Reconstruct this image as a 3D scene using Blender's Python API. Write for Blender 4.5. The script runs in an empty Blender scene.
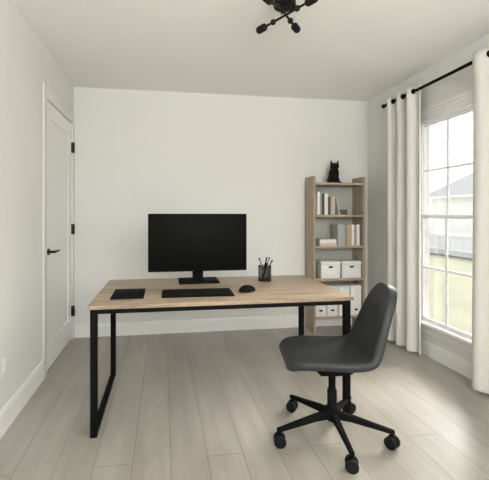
import bpy, bmesh, math, random
from mathutils import Vector, Matrix
random.seed(7)
C = bpy.context.scene.collection
PI = math.pi

# ------------------------------------------------------------------ materials
def mat(name, col, rough=.5, metal=0, spec=.5):
    m = bpy.data.materials.new(name); m.use_nodes = True
    b = m.node_tree.nodes['Principled BSDF']
    b.inputs['Base Color'].default_value = (*col, 1)
    b.inputs['Roughness'].default_value = rough
    b.inputs['Metallic'].default_value = metal
    b.inputs['Specular IOR Level'].default_value = spec
    return m, m.node_tree, b
def N(nt, t, **kw):
    n = nt.nodes.new(t)
    for k, v in kw.items(): setattr(n, k, v)
    return n
def coords(nt, scale, rot=(0, 0, 0), loc=(0, 0, 0)):
    tc = N(nt, 'ShaderNodeTexCoord'); mp = N(nt, 'ShaderNodeMapping')
    mp.inputs['Scale'].default_value = scale; mp.inputs['Rotation'].default_value = rot; mp.inputs['Location'].default_value = loc
    nt.links.new(tc.outputs['Object'], mp.inputs['Vector']); return mp.outputs['Vector']
def noise(nt, vec, scale, detail=4, rough=.55):
    n = N(nt, 'ShaderNodeTexNoise'); n.inputs['Scale'].default_value = scale
    n.inputs['Detail'].default_value = detail; n.inputs['Roughness'].default_value = rough
    nt.links.new(vec, n.inputs['Vector']); return n.outputs['Fac']
def ramp(nt, fac, stops):
    r = N(nt, 'ShaderNodeValToRGB'); e = r.color_ramp.elements
    while len(e) < len(stops): e.new(.5)
    for i, (p, c) in enumerate(stops): e[i].position = p; e[i].color = (*c, 1)
    nt.links.new(fac, r.inputs['Fac']); return r.outputs['Color']
def bump(nt, b, h, strength, dist=.002):
    n = N(nt, 'ShaderNodeBump'); n.inputs['Strength'].default_value = strength; n.inputs['Distance'].default_value = dist
    nt.links.new(h, n.inputs['Height']); nt.links.new(n.outputs['Normal'], b.inputs['Normal'])
def noisy(name, c1, c2, scale, rough=.5, bstr=.15, metal=0, spec=.5, stretch=(1, 1, 1), dist=.001):
    m, nt, b = mat(name, c1, rough, metal, spec)
    f = noise(nt, coords(nt, stretch), scale)
    nt.links.new(ramp(nt, f, [(.3, c1), (.7, c2)]), b.inputs['Base Color'])
    if bstr: bump(nt, b, f, bstr, dist)
    return m

WALL = noisy('wall_paint', (.71, .705, .672), (.725, .72, .687), 60, .85, .08, spec=.2)
CEIL = noisy('ceiling_paint', (.85, .845, .81), (.87, .865, .825), 60, .9, .08, spec=.1)
TRIM = noisy('trim_paint', (.80, .795, .765), (.82, .815, .785), 30, .5, .04, spec=.35)
SASH = noisy('vinyl_white', (.87, .875, .88), (.89, .895, .90), 20, .4, 0)
BLACK = noisy('black_metal', (.006, .006, .006), (.010, .010, .0095), 80, .6, .05, spec=.02)
PLASTIC = noisy('black_plastic', (.006, .0065, .007), (.010, .010, .011), 200, .6, .1, spec=.02)
RUBBER = noisy('dark_rubber', (.008, .008, .008), (.013, .013, .013), 90, .6, .1, spec=.1)
SCREEN, _, sb_ = mat('screen_black', (.006, .0064, .0055), .4, 0, .03)
f_ = noise(_, coords(_, (1, 1, 1)), 400); bump(_, sb_, f_, .03, .0005)
LAMPM = noisy('bronze_black', (.010, .010, .009), (.018, .018, .015), 60, .5, .05, spec=.1)
CHAIR = noisy('charcoal_leatherette', (.023, .0245, .026), (.029, .031, .032), 220, .45, .35, spec=.25, dist=.0006)
PIPE = noisy('charcoal_piping', (.075, .077, .077), (.09, .09, .09), 100, .5, .1)
SILVER, _, _b = mat('satin_silver', (.45, .46, .48), .25, .8)
CERAMIC = noisy('black_ceramic', (.005, .005, .005), (.008, .008, .008), 50, .45, .05, spec=.12)
WHITEBOX = noisy('white_card', (.70, .695, .665), (.74, .735, .70), 15, .7, .05)
BRASSK = noisy('door_hardware', (.010, .010, .009), (.02, .02, .018), 60, .35, .03, metal=.6)

def wood(name, stops, stretch, scale=2.2, rough=.5, bstr=.15):
    m, nt, b = mat(name, (.4, .3, .2), rough)
    v = coords(nt, stretch)
    f = noise(nt, v, scale, 7, .62)
    v2 = coords(nt, tuple(s * 3.2 for s in stretch), loc=(3, 1, 2))
    f2 = noise(nt, v2, scale * 2, 5, .7)
    mx = N(nt, 'ShaderNodeMath', operation='MULTIPLY_ADD')
    mx.inputs[1].default_value = .3; nt.links.new(f2, mx.inputs[0])
    sc = N(nt, 'ShaderNodeMath', operation='MULTIPLY'); sc.inputs[1].default_value = .7
    nt.links.new(f, sc.inputs[0]); nt.links.new(sc.outputs[0], mx.inputs[2])
    nt.links.new(ramp(nt, mx.outputs[0], stops), b.inputs['Base Color'])
    bump(nt, b, f2, bstr, .0006)
    return m
OAKX = wood('desk_oak', [(.34, (.18, .125, .08)), (.47, (.325, .243, .168)), (.62, (.42, .325, .23))], (1, 9, 9), 2.0, .42)
OAKZ = wood('shelf_oak_upright', [(.34, (.27, .21, .145)), (.5, (.36, .285, .205)), (.66, (.41, .33, .245))], (9, 9, 1), 2.4, .5)
OAKS = wood('shelf_oak_board', [(.34, (.27, .21, .145)), (.5, (.36, .285, .205)), (.66, (.41, .33, .245))], (1, 9, 9), 2.4, .5)

# floor: wide greyed planks running along Y
FLOOR, nt, b = mat('greyed_oak_planks', (.4, .36, .3), .33, 0, .55)
tc = N(nt, 'ShaderNodeTexCoord'); sp = N(nt, 'ShaderNodeSeparateXYZ'); cb = N(nt, 'ShaderNodeCombineXYZ')
nt.links.new(tc.outputs['Object'], sp.inputs[0])
ax = N(nt, 'ShaderNodeMath', operation='ADD'); ax.inputs[1].default_value = 9.5 - .033 - .05
nt.links.new(sp.outputs['X'], ax.inputs[0]); nt.links.new(ax.outputs[0], cb.inputs['Y'])
ay = N(nt, 'ShaderNodeMath', operation='ADD'); ay.inputs[1].default_value = 20.35
nt.links.new(sp.outputs['Y'], ay.inputs[0]); nt.links.new(ay.outputs[0], cb.inputs['X'])
br = N(nt, 'ShaderNodeTexBrick'); br.offset = .37; br.offset_frequency = 3; br.squash = 1
br.inputs['Scale'].default_value = 1; br.inputs['Brick Width'].default_value = 2.3; br.inputs['Row Height'].default_value = .189
br.inputs['Mortar Size'].default_value = .0020; br.inputs['Mortar Smooth'].default_value = .3; br.inputs['Bias'].default_value = 0
br.inputs['Color1'].default_value = (.345, .322, .284, 1); br.inputs['Color2'].default_value = (.385, .362, .320, 1)
br.inputs['Mortar'].default_value = (.20, .18, .15, 1)
nt.links.new(cb.outputs[0], br.inputs['Vector'])
gv = coords(nt, (9, .8, 1)); g = noise(nt, gv, 2.0, 6, .6)
gv2 = coords(nt, (2.5, .7, 1), loc=(5, 2, 0)); g2 = noise(nt, gv2, 1.6, 3, .5)
kn = N(nt, 'ShaderNodeTexVoronoi'); kn.inputs['Scale'].default_value = 1.15; nt.links.new(coords(nt, (2.2, .9, 1)), kn.inputs['Vector'])
gc = ramp(nt, g, [(.3, (.87, .86, .845)), (.7, (1.03, 1.03, 1.03))])
gc2 = ramp(nt, g2, [(.32, (.84, .825, .80)), (.68, (1.05, 1.05, 1.05))])
kc = ramp(nt, kn.outputs['Distance'], [(.015, (.62, .58, .53)), (.05, (1, 1, 1))])
def mulc(nt, a, b_, f=1):
    m = N(nt, 'ShaderNodeMix', data_type='RGBA', blend_type='MULTIPLY'); m.inputs[0].default_value = f
    nt.links.new(a, m.inputs[6]); nt.links.new(b_, m.inputs[7]); return m.outputs[2]
nt.links.new(mulc(nt, mulc(nt, mulc(nt, br.outputs['Color'], gc), gc2), kc), b.inputs['Base Color'])
iv = N(nt, 'ShaderNodeMath', operation='SUBTRACT'); iv.inputs[0].default_value = 1; nt.links.new(br.outputs['Fac'], iv.inputs[1])
bump(nt, b, iv.outputs[0], .4, .0015)

# curtain cloth: linen, a little light comes through
CURT, nt, b = mat('cream_linen', (.76, .745, .69), .9, 0, .1)
f = noise(nt, coords(nt, (60, 60, 400)), 3); nt.links.new(ramp(nt, f, [(.3, (.70, .685, .64)), (.7, (.75, .735, .69))]), b.inputs['Base Color']); bump(nt, b, f, .2, .0006)
tr = N(nt, 'ShaderNodeBsdfTranslucent'); tr.inputs['Color'].default_value = (.80, .78, .70, 1)
ms = N(nt, 'ShaderNodeMixShader'); ms.inputs[0].default_value = .08
out = nt.nodes['Material Output']
nt.links.new(b.outputs[0], ms.inputs[1]); nt.links.new(tr.outputs[0], ms.inputs[2]); nt.links.new(ms.outputs[0], out.inputs['Surface'])

# window glass: clear pane with a weak reflection
GLASS, nt, b = mat('clear_glass', (1, 1, 1), .02)
tb = N(nt, 'ShaderNodeBsdfTransparent'); gl = N(nt, 'ShaderNodeBsdfGlossy'); gl.inputs['Roughness'].default_value = .02
fr = N(nt, 'ShaderNodeFresnel'); fr.inputs['IOR'].default_value = 1.25
ms = N(nt, 'ShaderNodeMixShader'); nt.links.new(fr.outputs[0], ms.inputs[0]); nt.links.new(tb.outputs[0], ms.inputs[1]); nt.links.new(gl.outputs[0], ms.inputs[2])
nt.links.new(ms.outputs[0], nt.nodes['Material Output'].inputs['Surface'])

# fine wire mesh of the pen cup: open cells between black wires
MESHM, nt, b = mat('wire_mesh', (.015, .015, .015), .45, .4)
tc = N(nt, 'ShaderNodeTexCoord'); sp = N(nt, 'ShaderNodeSeparateXYZ'); nt.links.new(tc.outputs['Object'], sp.inputs[0])
an = N(nt, 'ShaderNodeMath', operation='ARCTAN2'); nt.links.new(sp.outputs['Y'], an.inputs[0]); nt.links.new(sp.outputs['X'], an.inputs[1])
def wire(src, mul):
    a = N(nt, 'ShaderNodeMath', operation='MULTIPLY'); a.inputs[1].default_value = mul; nt.links.new(src, a.inputs[0])
    f = N(nt, 'ShaderNodeMath', operation='FRACT'); nt.links.new(a.outputs[0], f.inputs[0])
    l = N(nt, 'ShaderNodeMath', operation='LESS_THAN'); l.inputs[1].default_value = .30; nt.links.new(f.outputs[0], l.inputs[0]); return l.outputs[0]
mxx = N(nt, 'ShaderNodeMath', operation='MAXIMUM'); nt.links.new(wire(an.outputs[0], 14), mxx.inputs[0]); nt.links.new(wire(sp.outputs['Z'], 260), mxx.inputs[1])
tb = N(nt, 'ShaderNodeBsdfTransparent'); ms = N(nt, 'ShaderNodeMixShader')
nt.links.new(mxx.outputs[0], ms.inputs[0]); nt.links.new(tb.outputs[0], ms.inputs[1]); nt.links.new(b.outputs[0], ms.inputs[2])
nt.links.new(ms.outputs[0], nt.nodes['Material Output'].inputs['Surface'])

# outdoors
GRASS = noisy('pale_lawn', (.14, .143, .105), (.17, .173, .13), 1.4, .95, .3, spec=.05, dist=.01)
FENCEM = noisy('weathered_fence_boards', (.74, .72, .71), (.84, .82, .81), 3, .9, .1, stretch=(1, 8, .4))
SIDING = noisy('pale_siding', (.76, .74, .72), (.80, .78, .76), 4, .9, .1)
SHINGLE = noisy('grey_shingles', (.20, .20, .202), (.26, .26, .26), 9, .95, .3)
EXTBRICK, nt, b = mat('pale_brick', (.6, .5, .47), .9)
brk = N(nt, 'ShaderNodeTexBrick'); brk.inputs['Scale'].default_value = 1
brk.inputs['Brick Width'].default_value = .22; brk.inputs['Row Height'].default_value = .075; brk.inputs['Mortar Size'].default_value = .006
brk.inputs['Color1'].default_value = (.60, .55, .53, 1); brk.inputs['Color2'].default_value = (.68, .64, .62, 1); brk.inputs['Mortar'].default_value = (.66, .64, .62, 1)
tc = N(nt, 'ShaderNodeTexCoord'); sp = N(nt, 'ShaderNodeSeparateXYZ'); cb = N(nt, 'ShaderNodeCombineXYZ'); nt.links.new(tc.outputs['Object'], sp.inputs[0])
ad = N(nt, 'ShaderNodeMath', operation='ADD'); nt.links.new(sp.outputs['X'], ad.inputs[0]); nt.links.new(sp.outputs['Y'], ad.inputs[1])
nt.links.new(ad.outputs[0], cb.inputs['X']); nt.links.new(sp.outputs['Z'], cb.inputs['Y']); nt.links.new(cb.outputs[0], brk.inputs['Vector'])
nt.links.new(brk.outputs['Color'], b.inputs['Base Color'])

# ------------------------------------------------------------------ mesh helpers
class MB:
    def __init__(s): s.bm = bmesh.new()
    def box(s, x0, x1, y0, y1, z0, z1, bev=0, M=None, seg=2):
        bm = bmesh.new(); bmesh.ops.create_cube(bm, size=1)
        for v in bm.verts:
            v.co = Vector(((x0 + x1) / 2 + v.co.x * (x1 - x0), (y0 + y1) / 2 + v.co.y * (y1 - y0), (z0 + z1) / 2 + v.co.z * (z1 - z0)))
        if bev: bmesh.ops.bevel(bm, geom=bm.edges[:], offset=bev, segments=seg, profile=.5, affect='EDGES', clamp_overlap=True)
        return s.add(bm, M)
    def add(s, bm, M=None):
        if M is not None: bm.transform(M)
        me = bpy.data.meshes.new('t'); bm.to_mesh(me); bm.free(); s.bm.from_mesh(me); bpy.data.meshes.remove(me); return s
    def cyl(s, p0, p1, r, r2=None, n=24, bev=0, M=None):
        p0 = Vector(p0); p1 = Vector(p1); d = p1 - p0
        bm = bmesh.new(); bmesh.ops.create_cone(bm, cap_ends=True, segments=n, radius1=r, radius2=r if r2 is None else r2, depth=d.length)
        if bev: bmesh.ops.bevel(bm, geom=[e for e in bm.edges if abs(e.verts[0].co.z - e.verts[1].co.z) < 1e-6], offset=bev, segments=3, profile=.5, affect='EDGES')
        bm.transform(Matrix.Translation((p0 + p1) / 2) @ d.to_track_quat('Z', 'Y').to_matrix().to_4x4()); return s.add(bm, M)
    def sph(s, c, r, sc=(1, 1, 1), rot=None, n=24):
        bm = bmesh.new(); bmesh.ops.create_uvsphere(bm, u_segments=n, v_segments=n // 2, radius=r)
        bm.transform(Matrix.Diagonal((*sc, 1)))
        if rot is not None: bm.transform(rot)
        bm.transform(Matrix.Translation(c)); return s.add(bm)
    def lathe(s, prof, M=None, n=40, closed=False):
        bm = bmesh.new(); rings = []
        for r, z in prof:
            rings.append([bm.verts.new((r * math.cos(2 * PI * k / n), r * math.sin(2 * PI * k / n), z)) for k in range(n)])
        pr = list(zip(rings, rings[1:]))
        if closed: pr.append((rings[-1], rings[0]))
        for a, b_ in pr:
            for k in range(n): bm.faces.new((a[k], a[(k + 1) % n], b_[(k + 1) % n], b_[k]))
        if not closed:
            if prof[0][0] > 1e-5: bm.faces.new(rings[0][::-1])
            if prof[-1][0] > 1e-5: bm.faces.new(rings[-1])
        bmesh.ops.remove_doubles(bm, verts=bm.verts[:], dist=1e-6)
        bmesh.ops.recalc_face_normals(bm, faces=bm.faces[:]); return s.add(bm, M)
    def torus(s, c, R, r, axis, n=28, m=10):
        prof = [(R + r * math.cos(2 * PI * k / m), r * math.sin(2 * PI * k / m)) for k in range(m)]
        return s.lathe(prof, Matrix.Translation(c) @ Vector(axis).to_track_quat('Z', 'Y').to_matrix().to_4x4(), n, True)
    def tube(s, pts, r, n=12, closed=False):
        pts = [Vector(p) for p in pts]; bm = bmesh.new(); rings = []; L = len(pts)
        up = Vector((0, 0, 1))
        for i, p in enumerate(pts):
            a = pts[(i - 1) % L] if (closed or i) else p; c = pts[(i + 1) % L] if (closed or i < L - 1) else p
            t = (c - a).normalized(); x = t.cross(up)
            if x.length < 1e-3: x = t.cross(Vector((1, 0, 0)))
            x.normalize(); y = t.cross(x)
            rr = r[i] if isinstance(r, (list, tuple)) else r
            rings.append([bm.verts.new(p + rr * (math.cos(2 * PI * k / n) * x + math.sin(2 * PI * k / n) * y)) for k in range(n)])
        pr = list(zip(rings, rings[1:]))
        if closed: pr.append((rings[-1], rings[0]))
        for a, b_ in pr:
            for k in range(n): bm.faces.new((a[k], a[(k + 1) % n], b_[(k + 1) % n], b_[k]))
        if not closed: bm.faces.new(rings[0][::-1]); bm.faces.new(rings[-1])
        bmesh.ops.recalc_face_normals(bm, faces=bm.faces[:]); return s.add(bm)
    def build(s, name, m, parent=None, loc=(0, 0, 0), smooth=True, rotz=0):
        me = bpy.data.meshes.new(name); s.bm.to_mesh(me); s.bm.free(); me.materials.append(m)
        if smooth:
            for p in me.polygons: p.use_smooth = True
            try: me.set_sharp_from_angle(angle=math.radians(38))
            except Exception: pass
        o = bpy.data.objects.new(name, me); C.objects.link(o); o.location = loc; o.rotation_euler.z = rotz
        if parent: o.parent = parent
        return o
def tag(o, label=None, cat=None, group=None, kind=None):
    if label: o['label'] = label
    if cat: o['category'] = cat
    if group: o['group'] = group
    if kind: o['kind'] = kind
    return o
def thing(name, loc, label, cat, group=None, rotz=0):
    o = bpy.data.objects.new(name, None); o.empty_display_size = .1; C.objects.link(o)
    o.location = loc; o.rotation_euler.z = rotz; return tag(o, label, cat, group)
def S(o): o['kind'] = 'structure'; return o
def copy_tree(o):
    r = o.copy(); C.objects.link(r)
    for ch in o.children:
        c = ch.copy(); C.objects.link(c); c.parent = r
        for g in ch.children:
            d = g.copy(); C.objects.link(d); d.parent = c
    return r

# ------------------------------------------------------------------ the room
XL, XR, YB, YR, H = -.912, 2.32, 3.735, -1.5, 2.556
WT = .06                      # thickness of the window wall
S(MB().box(XL - .12, XR + WT, YR - .12, YB + .12, -.1, 0).build('floor', FLOOR, smooth=False))
S(MB().box(XL - .12, XR + WT, YR - .12, YB + .12, H, H + .1).build('ceiling', CEIL, smooth=False))
S(MB().box(XL - .12, XR + WT, YB, YB + .12, 0, H).build('wall_back', WALL, smooth=False))
# left wall with the door opening
DY0, DY1, DH = 2.905, 3.675, 2.165
S(MB().box(XL - .12, XL, YR, DY0 - .02, 0, H).box(XL - .12, XL, DY1 + .015, YB, 0, H).box(XL - .12, XL, DY0 - .02, DY1 + .015, DH + .02, H).build('wall_left', WALL, smooth=False))
# right wall with the window opening
WY0, WY1, WZ0, WZ1 = 2.058, 2.890, .305, 2.09
VY0, VY1, VZ0, VZ1 = -1.25, .15, .305, 2.09      # unseen opening beside the camera, added to let fill light in
S(MB().box(XR, XR + WT, YR, VY0, 0, H).box(XR, XR + WT, VY1, WY0, 0, H).box(XR, XR + WT, VY0, VY1, 0, VZ0).box(XR, XR + WT, VY0, VY1, VZ1, H).box(XR, XR + WT, WY1, YB, 0, H).box(XR, XR + WT, WY0, WY1, 0, WZ0).box(XR, XR + WT, WY0, WY1, WZ1, H).build('wall_right', WALL, smooth=False))
# wall behind the camera; its wide high opening is added for fill light
PX0, PX1, PZ0, PZ1 = -.6, 2.0, 1.45, 2.3
S(MB().box(XL - .12, PX0, YR - .12, YR, 0, H).box(PX1, XR + WT, YR - .12, YR, 0, H).box(PX0, PX1, YR - .12, YR, PZ1, H).box(PX0, PX1, YR - .12, YR, 0, PZ0).build('wall_rear', WALL, smooth=False))

def baseboard(name, p0, p1, nrm, h=.135, t=.012, m=TRIM):
    # profile swept along p0-p1; nrm points into the room
    p0 = Vector((*p0, 0)); p1 = Vector((*p1, 0)); n = Vector((*nrm, 0))
    prof = [(0, 0), (t, 0), (t, h - .03), (t * .82, h - .026), (t * .75, h - .01), (t * .35, h), (0, h)]
    bm = bmesh.new(); A = [bm.verts.new(p0 + n * a + Vector((0, 0, z))) for a, z in prof]; B = [bm.verts.new(p1 + n * a + Vector((0, 0, z))) for a, z in prof]
    k = len(prof)
    for i in range(k): bm.faces.new((A[i], A[(i + 1) % k], B[(i + 1) % k], B[i]))
    bm.faces.new(A[::-1]); bm.faces.new(B); bmesh.ops.recalc_face_normals(bm, faces=bm.faces[:])
    return S(MB().add(bm).build(name, m, smooth=False))
baseboard('baseboard_back', (XL, YB), (XR, YB), (0, -1))
baseboard('baseboard_left', (XL, YR), (XL, DY0 - .085), (1, 0), h=.15, t=.009)
baseboard('baseboard_right', (XR, YR), (XR, YB - .012), (-1, 0), h=.125)
baseboard('baseboard_rear', (XL, YR), (XR - .012, YR), (0, 1))

# ---- door in the left wall
d = bpy.data.objects.new('door_1', None); C.objects.link(d); d.location = (XL, DY0, 0); S(d)
def L(x, y, z): return (x, y, z)
w = DY1 - DY0
mb = MB()   # leaf with one tall recessed panel; local frame: y along wall, x into the room
fx0, fx1 = -.042, -.006; rb = .115
mb.box(fx0, fx1, 0, rb, .012, DH - .004, .0015).box(fx0, fx1, w - rb, w, .012, DH - .004, .0015)
mb.box(fx0, fx1, rb, w - rb, .012, .22).box(fx0, fx1, rb, w - rb, DH - .13, DH - .004)
mb.box(fx0 + .008, fx1 - .009, rb, w - rb, .22, DH - .13)
mb.build('door_leaf', TRIM, d, smooth=False)
mb = MB()
mb.box(-.12, .006, -.085, -.006, 0, DH + .105, .003)            # near casing
mb.box(-.12, .006, w + .004, w + .058, 0, DH + .105, .003)      # far casing, against the corner
mb.box(-.12, .0055, -.006, w + .004, DH + .004, DH + .1045, .003)
mb.build('door_frame', WALL, d)
hm = MB(); hy = .052; hz = .955
hm.cyl((-.006, hy, hz), (.004, hy, hz), .026, bev=.002).cyl((.004, hy, hz), (.045, hy, hz), .0105, bev=.001)
hm.tube([(.045, hy - .006, hz), (.047, hy + .03, hz), (.047, hy + .08, hz), (.045, hy + .125, hz)], [.011, .0105, .009, .008])
hm.build('door_handle', BRASSK, d)
for z in (.29, 1.108, 1.925):
    MB().cyl((.0165, w + .001, z - .052), (.0165, w + .001, z + .052), .0085, n=12, bev=.0015).box(-.006, .0155, w - .012, w + .0035, z - .05, z + .05, .001).build('hinge', BRASSK, d)

# outlet cover low on the left wall
t = thing('outlet_cover', (XL, 2.17, .385), 'white electrical outlet cover low on the left wall', 'outlet')
MB().box(0, .004, -.036, .036, -.057, .057, .0015).build('cover_plate', WALL, t)
for z in (-.02, .02): MB().box(.0035, .0050, -.016, .016, z - .014, z + .014, .001).build('socket', TRIM, t)

# ---- window in the right wall
wnd = bpy.data.objects.new('window_1', None); C.objects.link(wnd); wnd.location = (XR, WY0, WZ0); S(wnd)
ww = WY1 - WY0; wh = WZ1 - WZ0
mb = MB(); g0, g1 = -.004, .024
mb.box(g0, g1, 0, .012, 0, wh).box(g0, g1, ww - .012, ww, 0, wh).box(g0, g1, .012, ww - .012, 0, .008).box(g0, g1, .012, ww - .012, wh - .02, wh)
mb.build('window_frame', SASH, wnd, smooth=False)
rail = 1.236 - WZ0
def sash(z0, z1, x0, x1, nr):
    s_ = MB(); st = .014
    s_.box(x0, x1, .012, .012 + st, z0, z1, .002).box(x0, x1, ww - .012 - st, ww - .012, z0, z1, .002)
    s_.box(x0, x1, .012 + st, ww - .012 - st, z0, z0 + .022, .002).box(x0, x1, .012 + st, ww - .012 - st, z1 - .03, z1, .002)
    so = s_.build('sash', SASH, wnd)
    MB().box((x0 + x1) / 2 - .002, (x0 + x1) / 2 + .002, .03, ww - .03, z0 + .01, z1 - .01).build('glass_pane', GLASS, so, smooth=False)
    m_ = MB(); iw = ww - .052
    for k in (1, 2):
        yy = .026 + iw * k / 3; m_.box((x0 + x1) / 2 - .0058, (x0 + x1) / 2 + .0058, yy - .009, yy + .009, z0 + .02, z1 - .02)
    zz = (z0 + z1) / 2; m_.box((x0 + x1) / 2 - .0056, (x0 + x1) / 2 + .0056, .03, ww - .03, zz - .010, zz + .010)
    m_.build('muntin', SASH, so, smooth=False)
sash(.008, rail + .018, -.002, .010, 2); sash(rail - .016, wh - .02, .011, .023, 2)
mb = MB()   # stepped head casing and side casings
mb.box(-.014, .0, -.07, ww + .06, wh, wh + .05, .002).box(-.022, .0, -.075, ww + .065, wh + .05, wh + .08, .002).box(-.034, .0, -.08, ww + .07, wh + .08, wh + .105, .003)
mb.box(-.012, .0, -.065, 0, .0, wh, .002).box(-.012, .0, ww + .001, ww + .055, .0, wh, .002)
mb.build('window_casing', TRIM, wnd)
MB().box(-.055, .01, -.085, ww + .07, -.028, .0, .004).build('window_sill', SASH, wnd)
MB().box(-.013, 0, -.065, ww + .055, -.105, -.028, .003).build('window_apron', TRIM, wnd)
# pale brick skin of the outside wall around the opening
bx0, bx1 = XR + WT, XR + WT + .015
S(MB().box(bx0, bx1 + .01, YR, VY0, -.6, H + .2).box(bx0, bx1 + .01, VY1, WY0, -.6, H + .2).box(bx0, bx1 + .01, VY0, VY1, -.6, VZ0).box(bx0, bx1 + .01, VY0, VY1, VZ1, H + .2).box(bx0, bx1 + .01, WY1, YB + .4, -.6, H + .2).box(bx0, bx1 + .01, WY0, WY1, -.6, WZ0).box(bx0, bx1 + .01, WY0, WY1, WZ1, H + .2)
  .box(XR + .026, bx0, WY1 - .014, WY1, WZ0, WZ1).build('wall_exterior', EXTBRICK, smooth=False))

# ---- curtain rod and curtains
RX, RZ = 2.215, 2.357
t = thing('curtain_rod', (RX, 2.5, RZ), 'thin black metal curtain rod above the window', 'curtain rod')
MB().cyl((0, -1.0, 0), (0, .75, 0), .0125, n=16).build('rod', BLACK, t)
for y, s_ in ((-1.0, -1), (.75, 1)):
    MB().cyl((0, y, 0), (0, y + s_ * .02, 0), .013, n=16, bev=.002).sph((0, y + s_ * .036, 0), .021).build('finial', BLACK, t)
for y in (-.93, .735):
    MB().cyl((0, y, -.014), (XR - RX - .005, y, -.014), .006, n=12).cyl((XR - RX - .006, y, -.014), (XR - RX, y, -.014), .02, bev=.001).box(-.013, .013, y - .008, y + .008, -.018, -.009, .002).build('bracket', BLACK, t)

def curtain(y0, y1, period, amp, phase, label):
    # pleated cloth; the rod threads it at every zero crossing
    n = int((y1 - y0) / .006); zs = [.02, .035, .2, .6, 1.2, 1.8, 2.15, 2.33, 2.40]
    bm = bmesh.new(); grid = []
    for j, z in enumerate(zs):
        row = []
        for i in range(n + 1):
            y = y0 + (y1 - y0) * i / n; ph = 2 * PI * (y - y0) / period + phase
            sgn = math.sin(ph); a = amp * math.copysign(abs(sgn) ** .75, sgn)
            k = 1 - .18 * (z / 2.4) + .10 * math.sin(3 * y * 7 + z * 1.7)
            dy = .006 * math.sin(z * 2.3 + y * 9) * (1 - z / 2.4)
            row.append(bm.verts.new((a * (k if z < 2.3 else .95), y + dy, z)))
        grid.append(row)
    for j in range(len(zs) - 1):
        for i in range(n): bm.faces.new((grid[j][i], grid[j][i + 1], grid[j + 1][i + 1], grid[j + 1][i]))
    o = MB().add(bm).build('curtain', CURT, None, (RX, 0, 0))
    m = o.modifiers.new('s', 'SOLIDIFY'); m.thickness = .003; m.offset = 0
    tag(o, label, 'curtain', 'cream curtains at the window')
    # grommets at the crossings
    k = math.ceil(phase / PI) if phase % PI else int(phase / PI)
    while True:
        y = y0 + (k * PI - phase) * period / (2 * PI)
        if y > y1 - .012: break
        if y > y0 + .008:
            sl = (1 if k % 2 == 0 else -1)
            nrm = Vector((.35 * -1, .95 * sl, 0)) if False else Vector((-.30, sl * .95, 0))
            nrm = Vector((0, 1, 0))
            MB().torus((0, y, RZ), .019, .0065, nrm).build('grommet', BLACK, o)
        k += 1
    return o
curtain(2.782, 3.25, .14, .040, 0, 'cream curtain panel on the far side of the window, beside the bookshelf')
curtain(1.72, 2.24, .26, .05, 0, 'cream curtain panel at the right edge of the photo')

# ------------------------------------------------------------------ desk
DX0, DX1, DYF, DYB, DZ = -.424, 1.17, 2.035, 2.840, .740
t = thing('desk', (DX0, DYF, 0), 'wood-topped desk with black square metal frame', 'desk')
dw, dd = DX1 - DX0, DYB - DYF
MB().box(0, dw, 0, dd, DZ - .022, DZ, .002).build('desk_top', OAKX, t)
lw = .037
def leg(x, y): return MB().box(x, x + lw, y, y + lw, .0, DZ - .0225, .002).build('leg', BLACK, t)
xs = (.014, dw - .020 - lw)
for x in xs:
    leg(x, .0); leg(x if x < .1 else x + .012, dd - lw - .01)
    if x < .1: MB().box(x + .001, x + lw - .001, lw, dd - lw - .01, .0, .026, .002).build('foot_rail', BLACK, t)
    MB().box(x + .001, x + lw - .001, lw, dd - lw - .01, DZ - .05, DZ - .0225, .002).build('side_rail', BLACK, t)
for y in (.001, dd - lw - .009): MB().box(xs[0] + lw, xs[1], y, y + lw - .002, DZ - .047, DZ - .0225, .002).build('apron_rail', BLACK, t)

# monitor
t = thing('computer_monitor', (.262, 2.70, DZ), 'large black monitor with a dark screen standing on the desk', 'monitor')
MB().box(-.382, .382, -.012, .016, .076, .520, .006, seg=3).box(-.2, .2, .014, .045, .16, .46, .01, seg=3).build('monitor_housing', PLASTIC, t)
MB().box(-.375, .375, -.0135, -.011, .092, .513, .001).build('screen', SCREEN, t)
MB().box(-.042, .042, .018, .040, .008, .3, .003).build('neck', PLASTIC, t)
MB().box(-.152, .152, -.125, .10, .0, .011, .003).build('stand_base', PLASTIC, t)

# keyboard
kt = thing('keyboard', (.214, 2.262, DZ), 'black keyboard lying in front of the monitor', 'keyboard', rotz=math.radians(-1))
MB().box(-.228, .228, -.10, .10, 0, .011, .004).build('keyboard_body', PLASTIC, kt)
kb = MB(); cols, rows = 17, 6; kw, kh = .438 / cols, .182 / rows
for r in range(rows):
    c = 0
    while c < cols:
        wk = 1
        if r == 0 and c == 4: wk = 6
        if r in (1, 2) and c in (0, 13): wk = 1
        x = -.219 + c * kw; y = -.091 + r * kh
        kb.box(x + .0016, x + kw * wk - .0016, y + .0016, y + kh - .0016, .0105, .0145, .0014, seg=1); c += wk
kb.build('keys', RUBBER, kt)

# mouse
mt = thing('computer_mouse', (.552, 2.285, DZ), 'small black mouse right of the keyboard', 'mouse', rotz=math.radians(-58))
bm = bmesh.new(); bmesh.ops.create_uvsphere(bm, u_segments=32, v_segments=20, radius=1)
for v in bm.verts:
    x, y, z = v.co; zz = max(z, 0) * .038 * (1 + .15 * -y) if z > 0 else z * .004
    v.co = (x * .042 * (1 - .08 * y), y * .068, zz + .004)
MB().add(bm).build('mouse_body', PLASTIC, mt)
bm = bmesh.new(); bmesh.ops.create_uvsphere(bm, u_segments=32, v_segments=12, radius=1)
for v in bm.verts: v.co = (v.co.x * .0428, v.co.y * .069, .0045 + v.co.z * .004)
MB().add(bm).build('side_band', SILVER, mt)
MB().cyl((-.004, .034, .0275), (.004, .034, .0275), .008, n=20, bev=.001).build('scroll_wheel', RUBBER, mt)

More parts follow.
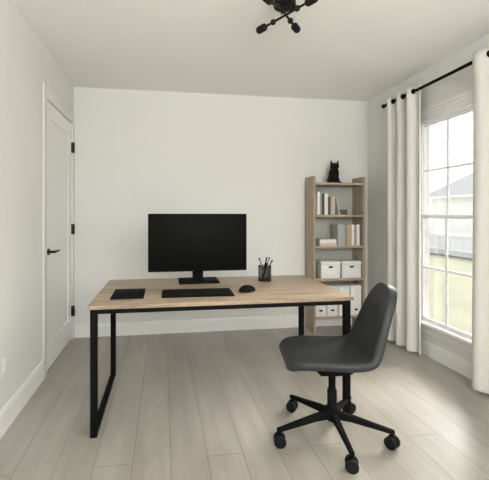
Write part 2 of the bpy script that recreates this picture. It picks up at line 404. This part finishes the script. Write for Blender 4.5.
# notebook / tablet
t = thing('notebook', (-.222, 2.295, DZ), 'closed thin black notebook at the left end of the desk', 'notebook', rotz=math.radians(0.5))
MB().box(-.098, .098, -.125, .125, .009, .0115, .001).box(-.098, .098, -.125, .125, 0, .0022, .0009).box(-.1, -.096, -.125, .125, .0008, .0108, .001).build('cover', PLASTIC, t)
MB().box(-.095, .096, -.123, .123, .0022, .009).build('page_block', RUBBER, t)

# pen cup with pens
CXp, CYp = .776, 2.64
cup = thing('pen_cup', (CXp, CYp, DZ), 'black wire mesh pen cup at the right of the desk', 'pen cup')
MB().lathe([(.0495, .003), (.0495, .112), (.0487, .112), (.0487, .003)], closed=True).build('mesh_wall', MESHM, cup, smooth=True)
MB().torus((0, 0, .113), .049, .0028, (0, 0, 1), 40).build('rim', BLACK, cup)
MB().lathe([(.0, .0), (.0505, .0), (.0515, .003), (.0505, .007), (0, .007)]).build('base', BLACK, cup)
PENC = {'black': PLASTIC, 'tan': noisy('pencil_wood', (.30, .22, .12), (.36, .27, .16), 30, .5), 'grey': noisy('pen_grey', (.12, .12, .11), (.16, .16, .15), 30, .4)}
pens = [((.012, 0, .008), (-.040, .004, .158), 'grey', 'grey pen leaning left in the pen cup'),
        ((-.022, .006, .008), (.019, .012, .160), 'black', 'black pen standing near the middle of the pen cup'),
        ((-.026, -.012, .008), (.039, .012, .160), 'tan', 'wooden pencil leaning right in the pen cup, middle of three'),
        ((-.014, .018, .008), (.052, -.010, .142), 'grey', 'grey pen leaning furthest right in the pen cup'),
        ((-.024, -.02, .008), (.008, -.03, .125), 'black', 'short black marker at the front of the pen cup')]
for a, b_, c, lab in pens:
    a = Vector(a); b_ = Vector((b_[0] * 1.12, b_[1], b_[2] * 1.12)); d_ = (b_ - a); p = thing('pencil' if c == 'tan' else 'pen', (CXp + a.x, CYp + a.y, DZ + a.z), lab, 'pencil' if c == 'tan' else 'pen')
    u = d_.normalized(); q0 = Vector((0, 0, 0))
    MB().cyl(q0 + u * .012, u * (d_.length - .012), .0055, n=12, bev=.0006).build('barrel', PENC[c], p)
    MB().cyl(u * .012, q0 + u * .001, (.0053), .0008, n=12).build('tip', PENC['tan' if c == 'tan' else 'black'], p)
    MB().cyl(u * (d_.length - .013), u * d_.length, .0060, n=12, bev=.001).build('cap', BLACK if c != 'tan' else PIPE, p)

# ------------------------------------------------------------------ bookshelf and what it holds
SX0, SX1, SY0, SY1, SH = 1.555, 2.138, 3.49, 3.715, 1.662
shelf = thing('bookshelf', (SX0, SY0, 0), 'tall narrow open oak bookshelf in the far right corner', 'bookshelf')
sw, sd = SX1 - SX0, SY1 - SY0
for x in (0, sw - .022): MB().box(x, x + .022, 0, sd, 0, SH, .0015).build('side_panel', OAKZ, shelf)
tops = [1.594, 1.252, .921, .576, .176]
bt = .024
for z in tops: MB().box(.022, sw - .022, .004, sd - .004, z - bt, z, .001).build('shelf_board', OAKS, shelf)

SHADEP = noisy('grey_beige_shade_panel', (.40, .395, .36), (.43, .425, .39), 12, .8, .05)  # added sheet; its grey-beige stands in for shade on the wall behind
MB().box(.022, sw - .022, sd - .0038, sd - .0005, tops[-1] - bt, tops[0]).build('shade_panel', SHADEP, shelf, smooth=False)
def px2x(px, Y):   # X of a column of the photo at depth Y, measured when laying the shelf out
    a_ = math.atan(50 / 350); s_, c_ = math.sin(a_), math.cos(a_); u = (px - 214) / 350
    return Y * (s_ + u * c_) / (c_ - u * s_)
def cm(name, c, r=.6): return noisy(name, tuple(q * .94 for q in c), tuple(min(1, q * 1.05) for q in c), 40, r, .03)
PAPER = cm('paper_edges', (.68, .65, .58), .9)
BC = dict(white=cm('cover_white', (.72, .70, .66)), grey=cm('cover_grey', (.30, .30, .28)), dark=cm('cover_dark', (.055, .055, .05)), brown=cm('cover_brown', (.12, .085, .06)),
          tan=cm('cover_tan', (.42, .33, .22)), blush=cm('cover_blush', (.58, .48, .42)), sage=cm('cover_sage', (.36, .37, .34)), beige=cm('cover_beige', (.52, .49, .42)))
def book(x0, x1, z, h, c, label, dep=.15, tilt=0, yf=None, group=None):
    yf = SY0 + .02 if yf is None else yf; w_ = x1 - x0
    o = thing('book', (x0, yf, z), label, 'book', group)
    o.rotation_euler.y = tilt
    ct = .0018 if w_ > .012 else .0012
    MB().box(0, ct, 0, dep, 0, h, .0004).box(w_ - ct, w_, 0, dep, 0, h, .0004).box(ct, w_ - ct, 0, ct * 1.2, 0, h, .0004).build('cover', BC[c], o)
    MB().box(ct, w_ - ct, ct * 1.2, dep - .004, .003, h - .003).build('page_block', PAPER, o)
    return o
YS = SY0 + .02
z1 = tops[1]; bk = 'books on the upper shelf'
row = [(317.3, 319.9, .243, 'white', 'tall white book, leftmost on the upper shelf'), (320.1, 321.8, .236, 'grey', 'thin grey book beside the leftmost white book'),
       (322.0, 324.4, .228, 'dark', 'dark charcoal book between two pale books on the upper shelf'), (324.7, 327.8, .226, 'white', 'thick white book right of the dark charcoal one'),
       (328.1, 330.6, .192, 'brown', 'dark brown book shorter than its white neighbour'), (330.9, 332.6, .182, 'beige', 'thin beige book right of the dark brown one'),
       (332.8, 334.9, .190, 'blush', 'blush pink-beige book, last of the upright ones on the upper shelf')]
for a_, b2, h, c, lab in row: book(px2x(a_, YS), px2x(b2, YS), z1, h, c, lab, group=bk)
xb = px2x(335.4, YS); book(xb + .046, xb + .046 + .012, z1, .195, 'beige', 'slim beige book leaning left at the end of the row', tilt=-.2, group=bk)
# small grey box
x0, x1 = px2x(341.4, YS), px2x(348.9, YS)
t = thing('small_box', ((x0 + x1) / 2, YS + .03, z1), 'small dark grey box right of the books on the upper shelf', 'box')
GREYB = cm('box_grey', (.10, .10, .095)); MB().box(-(x1 - x0) / 2, (x1 - x0) / 2, 0, .06, 0, .042, .003).build('box_body', GREYB, t)
MB().box(-(x1 - x0) / 2 - .001, (x1 - x0) / 2 + .001, -.001, .061, .0422, .056, .003).build('lid', GREYB, t)
# second row
z2 = tops[2]
x0, x1 = px2x(319.8, YS), px2x(337.0, YS)
def flat(name, x0, x1, z, h, c, lab):
    o = thing(name, ((x0 + x1) / 2, YS + .005, z), lab, 'book', 'books lying flat on the middle shelf'); hw = (x1 - x0) / 2
    MB().box(-hw, hw, 0, .155, h - .002, h, .0006).box(-hw, hw, 0, .155, 0, .002, .0006).box(-hw, hw, 0, .002, .002, h - .002).build('cover', BC[c], o)
    MB().box(-hw + .003, hw - .003, .002, .151, .002, h - .002).build('page_block', PAPER, o)
flat('book', x0, x1, z2, .032, 'blush', 'thick beige book lying flat at the bottom of the pair')
flat('book', x0 + .003, x1 - .004, z2 + .032, .038, 'white', 'thick white book lying flat on top of the beige one')
x0 = px2x(316.4, YS)
t = thing('small_block', (x0 + .014, YS + .05, z2), 'small dark block left of the flat books on the middle shelf', 'box')
MB().box(-.012, .012, 0, .05, 0, .058, .002).build('block_body', BC['brown'], t)
MB().box(-.013, .013, -.001, .051, .058, .066, .002).build('lid', BC['dark'], t)
bk = 'books standing on the middle shelf'
for a_, b2, h, c, lab in [(337.9, 344.6, .225, 'sage', 'wide grey-green binder standing right of the flat books'), (344.8, 346.4, .222, 'grey', 'thin grey book between the grey-green binder and the tan book'),
                          (346.9, 351.6, .222, 'tan', 'tan brown book standing on the middle shelf'), (351.9, 354.4, .225, 'white', 'white book directly right of the tan book'),
                          (357.0, 359.6, .225, 'white', 'white book standing apart at the right end of the middle shelf')]:
    book(px2x(a_, YS), px2x(b2, YS), z2, h, c, lab, group=bk)
# lidded boxes
z3 = tops[3]
def lidbox(x0, x1, z, h, lab):
    o = thing('storage_box', ((x0 + x1) / 2, YS - .005, z), lab, 'storage box', 'lidded boxes on the lower middle shelf'); hw = (x1 - x0) / 2
    MB().box(-hw + .004, hw - .004, .004, .176, 0, h - .036, .002).build('box_body', WHITEBOX, o)
    MB().box(-hw, hw, 0, .18, h - .035, h, .003).build('lid', WHITEBOX, o)
    MB().box(-.022, .022, .001, .0045, h * .62, h * .62 + .018, .001).build('label_holder', BLACK, o)
lidbox(px2x(321.0, YS), px2x(340.4, YS), z3, .178, 'white lidded storage box with black label holder, the left one of the pair')
lidbox(px2x(342.0, YS), px2x(361.2, YS), z3, .178, 'white lidded storage box with black label holder, the right one of the pair')
z4 = tops[4]
def file_(x0, x1, lab):
    o = thing('file_box', ((x0 + x1) / 2, YS - .005, z4), lab, 'file box', 'tall white file boxes on the bottom shelf'); hw = (x1 - x0) / 2; h = .315
    MB().box(-hw, hw, 0, .18, 0, h - .03, .002).build('box_body', WHITEBOX, o)
    MB().box(-hw - .001, hw + .001, -.001, .181, h - .0295, h, .002).build('lid', WHITEBOX, o)
    MB().box(-.019, .019, -.003, .0005, .052, .070, .001).build('label_holder', BLACK, o)
for (a_, b2), lab in zip([(315.6, 325.9), (327.2, 337.6), (338.9, 349.2), (350.6, 361.0)],
    ['tall white file box, leftmost on the bottom shelf', 'tall white file box, second from the left on the bottom shelf', 'tall white file box, third from the left on the bottom shelf, behind the desk', 'tall white file box, rightmost on the bottom shelf']):
    file_(px2x(a_, YS), px2x(b2, YS), lab)

# cat figurine on top
def cat():
    m = MB(); T = Matrix.Rotation
    m.sph((0, .012, .062), .059, (.98, .95, 1.12))          # haunches
    m.sph((0, .0, .108), .054, (1.06, .86, 1.22))            # chest
    m.sph((0, -.005, .148), .044, (1, .9, 1.1))            # neck
    m.sph((0, -.014, .184), .047, (1.08, .90, .84))          # head
    m.sph((0, -.046, .174), .015, (1.2, .9, .75))           # muzzle
    for s in (-1, 1):
        m.sph((s * .043, .012, .034), .034, (.75, 1.2, 1))  # thigh
        m.tube([(s * .020, -.028, .115), (s * .021, -.040, .07), (s * .021, -.043, .02), (s * .021, -.048, .008)], [.017, .015, .013, .013])
        m.sph((s * .021, -.056, .009), .013, (1.05, 1.4, .75))
        m.sph((s * .050, -.036, .009), .014, (1.0, 1.6, .7))
        m.cyl((s * .032, -.012, .202), (s * .043, -.010, .254), .0165, .002, n=16)
    m.tube([(.03, .055, .014), (.062, .04, .013), (.072, .0, .012), (.066, -.035, .012), (.05, -.05, .012)], [.012, .012, .011, .010, .008])
    o = m.build('cat_figurine', CERAMIC, None, (1.838, 3.60, tops[0] + .001))
    r = o.modifiers.new('r', 'REMESH'); r.mode = 'VOXEL'; r.voxel_size = .0032; r.use_smooth_shade = True
    s = o.modifiers.new('s', 'SMOOTH'); s.iterations = 3
    tag(o, 'black seated cat figurine on top of the bookshelf', 'figurine')
cat()

# ------------------------------------------------------------------ office chair (faces the left of the photo)
ch = thing('office_chair', (.942, 1.868, 0), 'charcoal swivel chair with five-star base in front of the desk', 'chair')
prof = [(-.222, .428, .165), (-.222, .434, .188), (-.205, .441, .204), (-.16, .446, .214), (-.09, .447, .219), (.01, .443, .221), (.10, .441, .221), (.170, .447, .218),
        (.215, .472, .211), (.244, .525, .200), (.264, .59, .187), (.284, .665, .170), (.304, .74, .150), (.319, .786, .130), (.331, .821, .104), (.338, .844, .072), (.342, .855, .035)]
K = len(prof); Mv = 12
bm = bmesh.new(); grid = []
for i, (x, z, hw) in enumerate(prof):
    a = prof[max(i - 1, 0)]; c = prof[min(i + 1, K - 1)]; tx, tz = c[0] - a[0], c[1] - a[1]; l = math.hypot(tx, tz); nx, nz = -tz / l, tx / l   # normal towards the sitter
    f = i / (K - 1); curl = (.008 + .028 * math.exp(-((f - .58) / .17) ** 2)) * min(1, (1 - f) * 4)
    if i < 3: curl = .004 + .003 * i
    row = []
    for j in range(Mv + 1):
        v = -1 + 2 * j / Mv; k = abs(v) ** 2.6
        row.append(bm.verts.new((x + nx * curl * k, v * hw, z + nz * curl * k)))
    grid.append(row)
for i in range(K - 1):
    for j in range(Mv): bm.faces.new((grid[i][j], grid[i + 1][j], grid[i + 1][j + 1], grid[i][j + 1]))
bmesh.ops.recalc_face_normals(bm, faces=bm.faces[:])
bm.normal_update(); bm.faces.ensure_lookup_table()
if bm.faces[5 * Mv + Mv // 2].normal.z < 0: bmesh.ops.reverse_faces(bm, faces=bm.faces[:])
edge = [grid[i][0].co.copy() for i in range(K)] + [grid[K - 1][j].co.copy() for j in range(1, Mv + 1)] + [grid[i][Mv].co.copy() for i in range(K - 2, -1, -1)] + [grid[0][j].co.copy() for j in range(Mv - 1, 0, -1)]
sh = MB().add(bm).build('seat_shell', CHAIR, ch, (-.013, -.006, -.001), rotz=math.radians(-11))
m = sh.modifiers.new('s', 'SOLIDIFY'); m.thickness = .050; m.offset = 1
m = sh.modifiers.new('u', 'SUBSURF'); m.levels = 2; m.render_levels = 2
ut = MB(); ut.box(-.10, .09, -.075, .075, .372, .400, .008).box(-.05, .05, -.05, .05, .355, .385, .008).build('tilt_mechanism', BLACK, ch)
MB().tube([(.0, .05, .375), (.0, .13, .373), (.0, .19, .370)], .006).cyl((.0, .17, .3708), (.0, .215, .3685), .009, n=16, bev=.002).build('height_lever', BLACK, ch)
MB().cyl((0, 0, .26), (0, 0, .365), .0195, n=24, bev=.001).build('gas_piston', BLACK, ch)
MB().cyl((0, 0, .115), (0, 0, .265), .026, n=24, bev=.003).lathe([(.0, .095), (.034, .095), (.042, .105), (.042, .15), (.034, .165), (.027, .17), (0, .17)]).build('column_sleeve', BLACK, ch)
def caster(px_, py_, ang, yaw, parent):
    cst = MB(); ca = Matrix.Translation((px_, py_, 0)) @ Matrix.Rotation(yaw, 4, 'Z')
    # hood and stem
    cst.cyl((0, 0, .058), (0, 0, .088), .007, n=12, M=ca)
    cst.cyl((-.0065 * 1, 0, .034), (.0065, 0, .034), .022, n=24, bev=.002, M=ca)
    cst.box(-.0065, .0065, -.018, .012, .034, .066, .004, M=ca)
    o = cst.build('caster', BLACK, parent)
    for s in (-1, 1):
        MB().cyl((s * .008, .010 * 0, .0325), (s * .030, 0, .0325), .0322, n=32, bev=.006, M=ca).build('wheel', RUBBER, o)
for k in range(5):
    A = math.radians((-97, -28.5, 43.5, 115.5, 187.5)[k]); u = Vector((math.cos(A), math.sin(A), 0)); v = Vector((-u.y, u.x, 0)); KR = (.89, 1, 1, 1, 1.06)[k]
    bm = bmesh.new(); R = .312
    st = [(.025, .104, .148, .019), (.10, .103, .138, .0165), (.22, .089, .115, .0135), (.295, .079, .101, .012), (.318, .077, .097, .011)]
    rings = []
    for r, z0, z1_, hw in st:
        rings.append([bm.verts.new(u * (r * KR) + v * (s * hw * wk) + Vector((0, 0, z))) for s, z, wk in ((-1, z0, .8), (1, z0, .8), (1, z1_ - .006, 1), (.7, z1_, 1), (-.7, z1_, 1), (-1, z1_ - .006, 1))])
    for a, c in zip(rings, rings[1:]):
        for q in range(6): bm.faces.new((a[q], a[(q + 1) % 6], c[(q + 1) % 6], c[q]))
    bm.faces.new(rings[0][::-1]); bm.faces.new(rings[-1]); bmesh.ops.recalc_face_normals(bm, faces=bm.faces[:])
    lg = MB().add(bm).build('base_arm', BLACK, ch)
    caster(u.x * .305 * KR, u.y * .305 * KR, A, [1.1, .5, 1.9, .9, 1.35][k], ch)

# ------------------------------------------------------------------ ceiling lamp
LX, LY, LZ = .711, 2.0, 2.436
t = thing('ceiling_light', (LX, LY, H), 'black crossed-arm ceiling light', 'ceiling light')
q = LZ - H
MB().cyl((0, .0, 0), (0, .0, q + .052), .064, n=40, bev=.004).build('canopy', LAMPM, t)
for x, y in ((-.02, .0), (.026, -.02)): MB().cyl((x, y, q + .053), (x, y, q + .004), .0045, n=12).build('stem', LAMPM, t)
arms = [(-.50, .86), (.50, -.86)], [(.655, .755), (-.755, -.655)]
zofs = (0, .011)
for (pair, dz) in zip(arms, zofs):
    for ux, uy in pair:
        u = Vector((ux, uy, 0)).normalized(); o0 = Vector((0, 0, q + dz))
        am = MB().cyl(o0 - u * .0, o0 + u * .165, .0070, n=12).sph(o0 + u * .092, .0175, n=16)
        arm = am.build('arm', LAMPM, t)
        M_ = Matrix.Translation(o0 + u * .150) @ u.to_track_quat('Z', 'Y').to_matrix().to_4x4()
        MB().lathe([(0, 0), (.012, 0), (.020, .008), (.023, .015), (.023, .062), (.020, .071), (.015, .075), (0, .075)], M_, 28).build('lamp_socket', LAMPM, arm)

# ------------------------------------------------------------------ outdoors beyond the window
GZ = -.6
S(MB().box(XR + .6 - .5, 40, -25, 60, GZ - .1, GZ).build('trim_lawn', GRASS, smooth=False)).name = 'lawn'
FX = 13.0
fen = thing('backyard_fence', (FX, 14, GZ), 'pale weathered board fence beyond the window', 'fence')
fm = MB(); y = -12
while y < 22:
    fm.box(0, .02, y, y + .135, 0, 1.02 + random.uniform(-.01, .01)); y += .145
fm.build('fence_boards', FENCEM, fen, smooth=False)
for z in (.18, .84): MB().box(-.05, 0, -12, 22, z, z + .09).build('fence_rail', FENCEM, fen, smooth=False)
for k in range(14):
    MB().box(-.12, -.05, -11 + k * 2.4, -10.9 + k * 2.4, 0, 1.08, .005).build('fence_post', FENCEM, fen, smooth=False)
hx, hy2, ez = 18.0, 22.5, 2.49
hs = thing('neighbor_house', (hx, hy2 - 10, GZ), 'neighboring house with grey hip roof beyond the fence', 'house')
MB().box(.45, 9, -10, 9.5, 0, ez - GZ - .05).build('house_wall', SIDING, hs, smooth=False)
MB().box(.0, 9.5, -10.4, 10.0, ez - GZ - .14, ez - GZ).build('fascia', TRIM, hs, smooth=False)
bm = bmesh.new(); mz = ez - GZ; q4 = 4.7
vs = [bm.verts.new(p) for p in ((0, 10, mz), (9.4, 10, mz), (9.4, -10.4, mz), (0, -10.4, mz), (q4, 10 - q4, mz + q4 * .74), (q4, -10.4 + q4, mz + q4 * .74))]
for f in ((0, 1, 4), (1, 2, 5, 4), (2, 3, 5), (3, 0, 4, 5), (3, 2, 1, 0)): bm.faces.new([vs[i] for i in f])
bmesh.ops.recalc_face_normals(bm, faces=bm.faces[:]); MB().add(bm).build('roof', SHINGLE, hs, smooth=False)
MB().box(-.01 + .45, .46, -3.2, -1.9, 1.1, 2.3).build('window', SASH, hs, smooth=False)

# ------------------------------------------------------------------ light
wd = bpy.data.worlds.new('w'); bpy.context.scene.world = wd; wd.use_nodes = True; nt = wd.node_tree
bg = nt.nodes['Background']
tc = N(nt, 'ShaderNodeTexCoord'); sp = N(nt, 'ShaderNodeSeparateXYZ'); nt.links.new(tc.outputs['Generated'], sp.inputs[0])
sky = ramp(nt, sp.outputs['Z'], [(0.0, (1.0, 1.03, 1.06)), (.12, (.95, 1.02, 1.10)), (.45, (.95, 1.02, 1.12)), (1, (.9, 1.0, 1.15))])
mp = N(nt, 'ShaderNodeMapping'); mp.inputs['Scale'].default_value = (1, 1, 2.5); nt.links.new(tc.outputs['Generated'], mp.inputs['Vector'])
cl = ramp(nt, noise(nt, mp.outputs['Vector'], 2.6, 5, .55), [(.50, (0, 0, 0)), (.72, (1, 1, 1))])
mx = N(nt, 'ShaderNodeMix', data_type='RGBA'); nt.links.new(cl, mx.inputs[0]); nt.links.new(sky, mx.inputs[6]); mx.inputs[7].default_value = (1.10, 1.13, 1.17, 1)
# hazy bright part of the sky, high on the window side
SUN = Vector((.70, .46, .72)).normalized()
dp = N(nt, 'ShaderNodeVectorMath', operation='DOT_PRODUCT'); dp.inputs[1].default_value = SUN; nt.links.new(tc.outputs['Generated'], dp.inputs[0])
mxm = N(nt, 'ShaderNodeMath', operation='MAXIMUM'); mxm.inputs[1].default_value = 0; nt.links.new(dp.outputs['Value'], mxm.inputs[0])
pw = N(nt, 'ShaderNodeMath', operation='POWER'); pw.inputs[1].default_value = 16; nt.links.new(mxm.outputs[0], pw.inputs[0])
ml = N(nt, 'ShaderNodeMath', operation='MULTIPLY'); ml.inputs[1].default_value = 38; nt.links.new(pw.outputs[0], ml.inputs[0])
cc = N(nt, 'ShaderNodeCombineXYZ'); 
for i, k in enumerate((1, .96, .88)):
    q_ = N(nt, 'ShaderNodeMath', operation='MULTIPLY'); q_.inputs[1].default_value = k; nt.links.new(ml.outputs[0], q_.inputs[0]); nt.links.new(q_.outputs[0], cc.inputs[i])
adn = N(nt, 'ShaderNodeMix', data_type='RGBA', blend_type='ADD'); adn.inputs[0].default_value = 1
nt.links.new(mx.outputs[2], adn.inputs[6]); nt.links.new(cc.outputs[0], adn.inputs[7])
nt.links.new(adn.outputs[2], bg.inputs['Color']); bg.inputs['Strength'].default_value = 1.0

def area(name, loc, target, sx, sy, power, col, portal=False):
    l = bpy.data.lights.new(name, 'AREA'); l.shape = 'RECTANGLE'; l.size = sx; l.size_y = sy; l.energy = power; l.color = col
    o = bpy.data.objects.new(name, l); C.objects.link(o); o.location = loc
    o.rotation_euler = (Vector(target) - Vector(loc)).to_track_quat('-Z', 'Y').to_euler()
    if portal: l.cycles.is_portal = True
    return o
area('window_portal', (XR + WT + .06, (WY0 + WY1) / 2, (WZ0 + WZ1) / 2), (0, (WY0 + WY1) / 2, (WZ0 + WZ1) / 2), ww, wh, 1, (1, 1, 1), True)
area('side_fill', (XR + WT + .5, (VY0 + VY1) / 2 - .1, 1.45), (0, 1.2, .9), 1.6, 1.7, 16, (.99, .99, 1))  # added fill lamp outside the unseen side opening
area('rear_fill', ((PX0 + PX1) / 2, YR - .4, 2.0), ((PX0 + PX1) / 2, 2, 1.3), 2.6, .9, 52, (.99, .99, 1))  # added fill lamp behind the unseen rear opening
area('rear_upward_fill', ((PX0 + PX1) / 2, YR - .6, 1.0), ((PX0 + PX1) / 2, 1.4, 3.2), 2.6, .9, 330, (1, .99, .96))  # added upturned lamp at the rear opening, brightens the ceiling

# ------------------------------------------------------------------ camera and view
cd = bpy.data.cameras.new('camera'); cam = bpy.data.objects.new('camera', cd); C.objects.link(cam)
cam.location = (0, 0, 1.25); cam.rotation_euler = (PI / 2, 0, -math.atan(50 / 350))
cd.sensor_width = 36; cd.sensor_fit = 'HORIZONTAL'; cd.lens = 36 * 350 / 489
cd.shift_x = (244.5 - 214) / 489; cd.shift_y = (215 - 240) / 489; cd.clip_end = 200; cd.clip_start = .02
sc = bpy.context.scene; sc.camera = cam
sc.view_settings.view_transform = 'Standard'; sc.view_settings.look = 'None'; sc.view_settings.gamma = 1
sc.view_settings.use_curve_mapping = False; sc.view_settings.exposure = 0.62
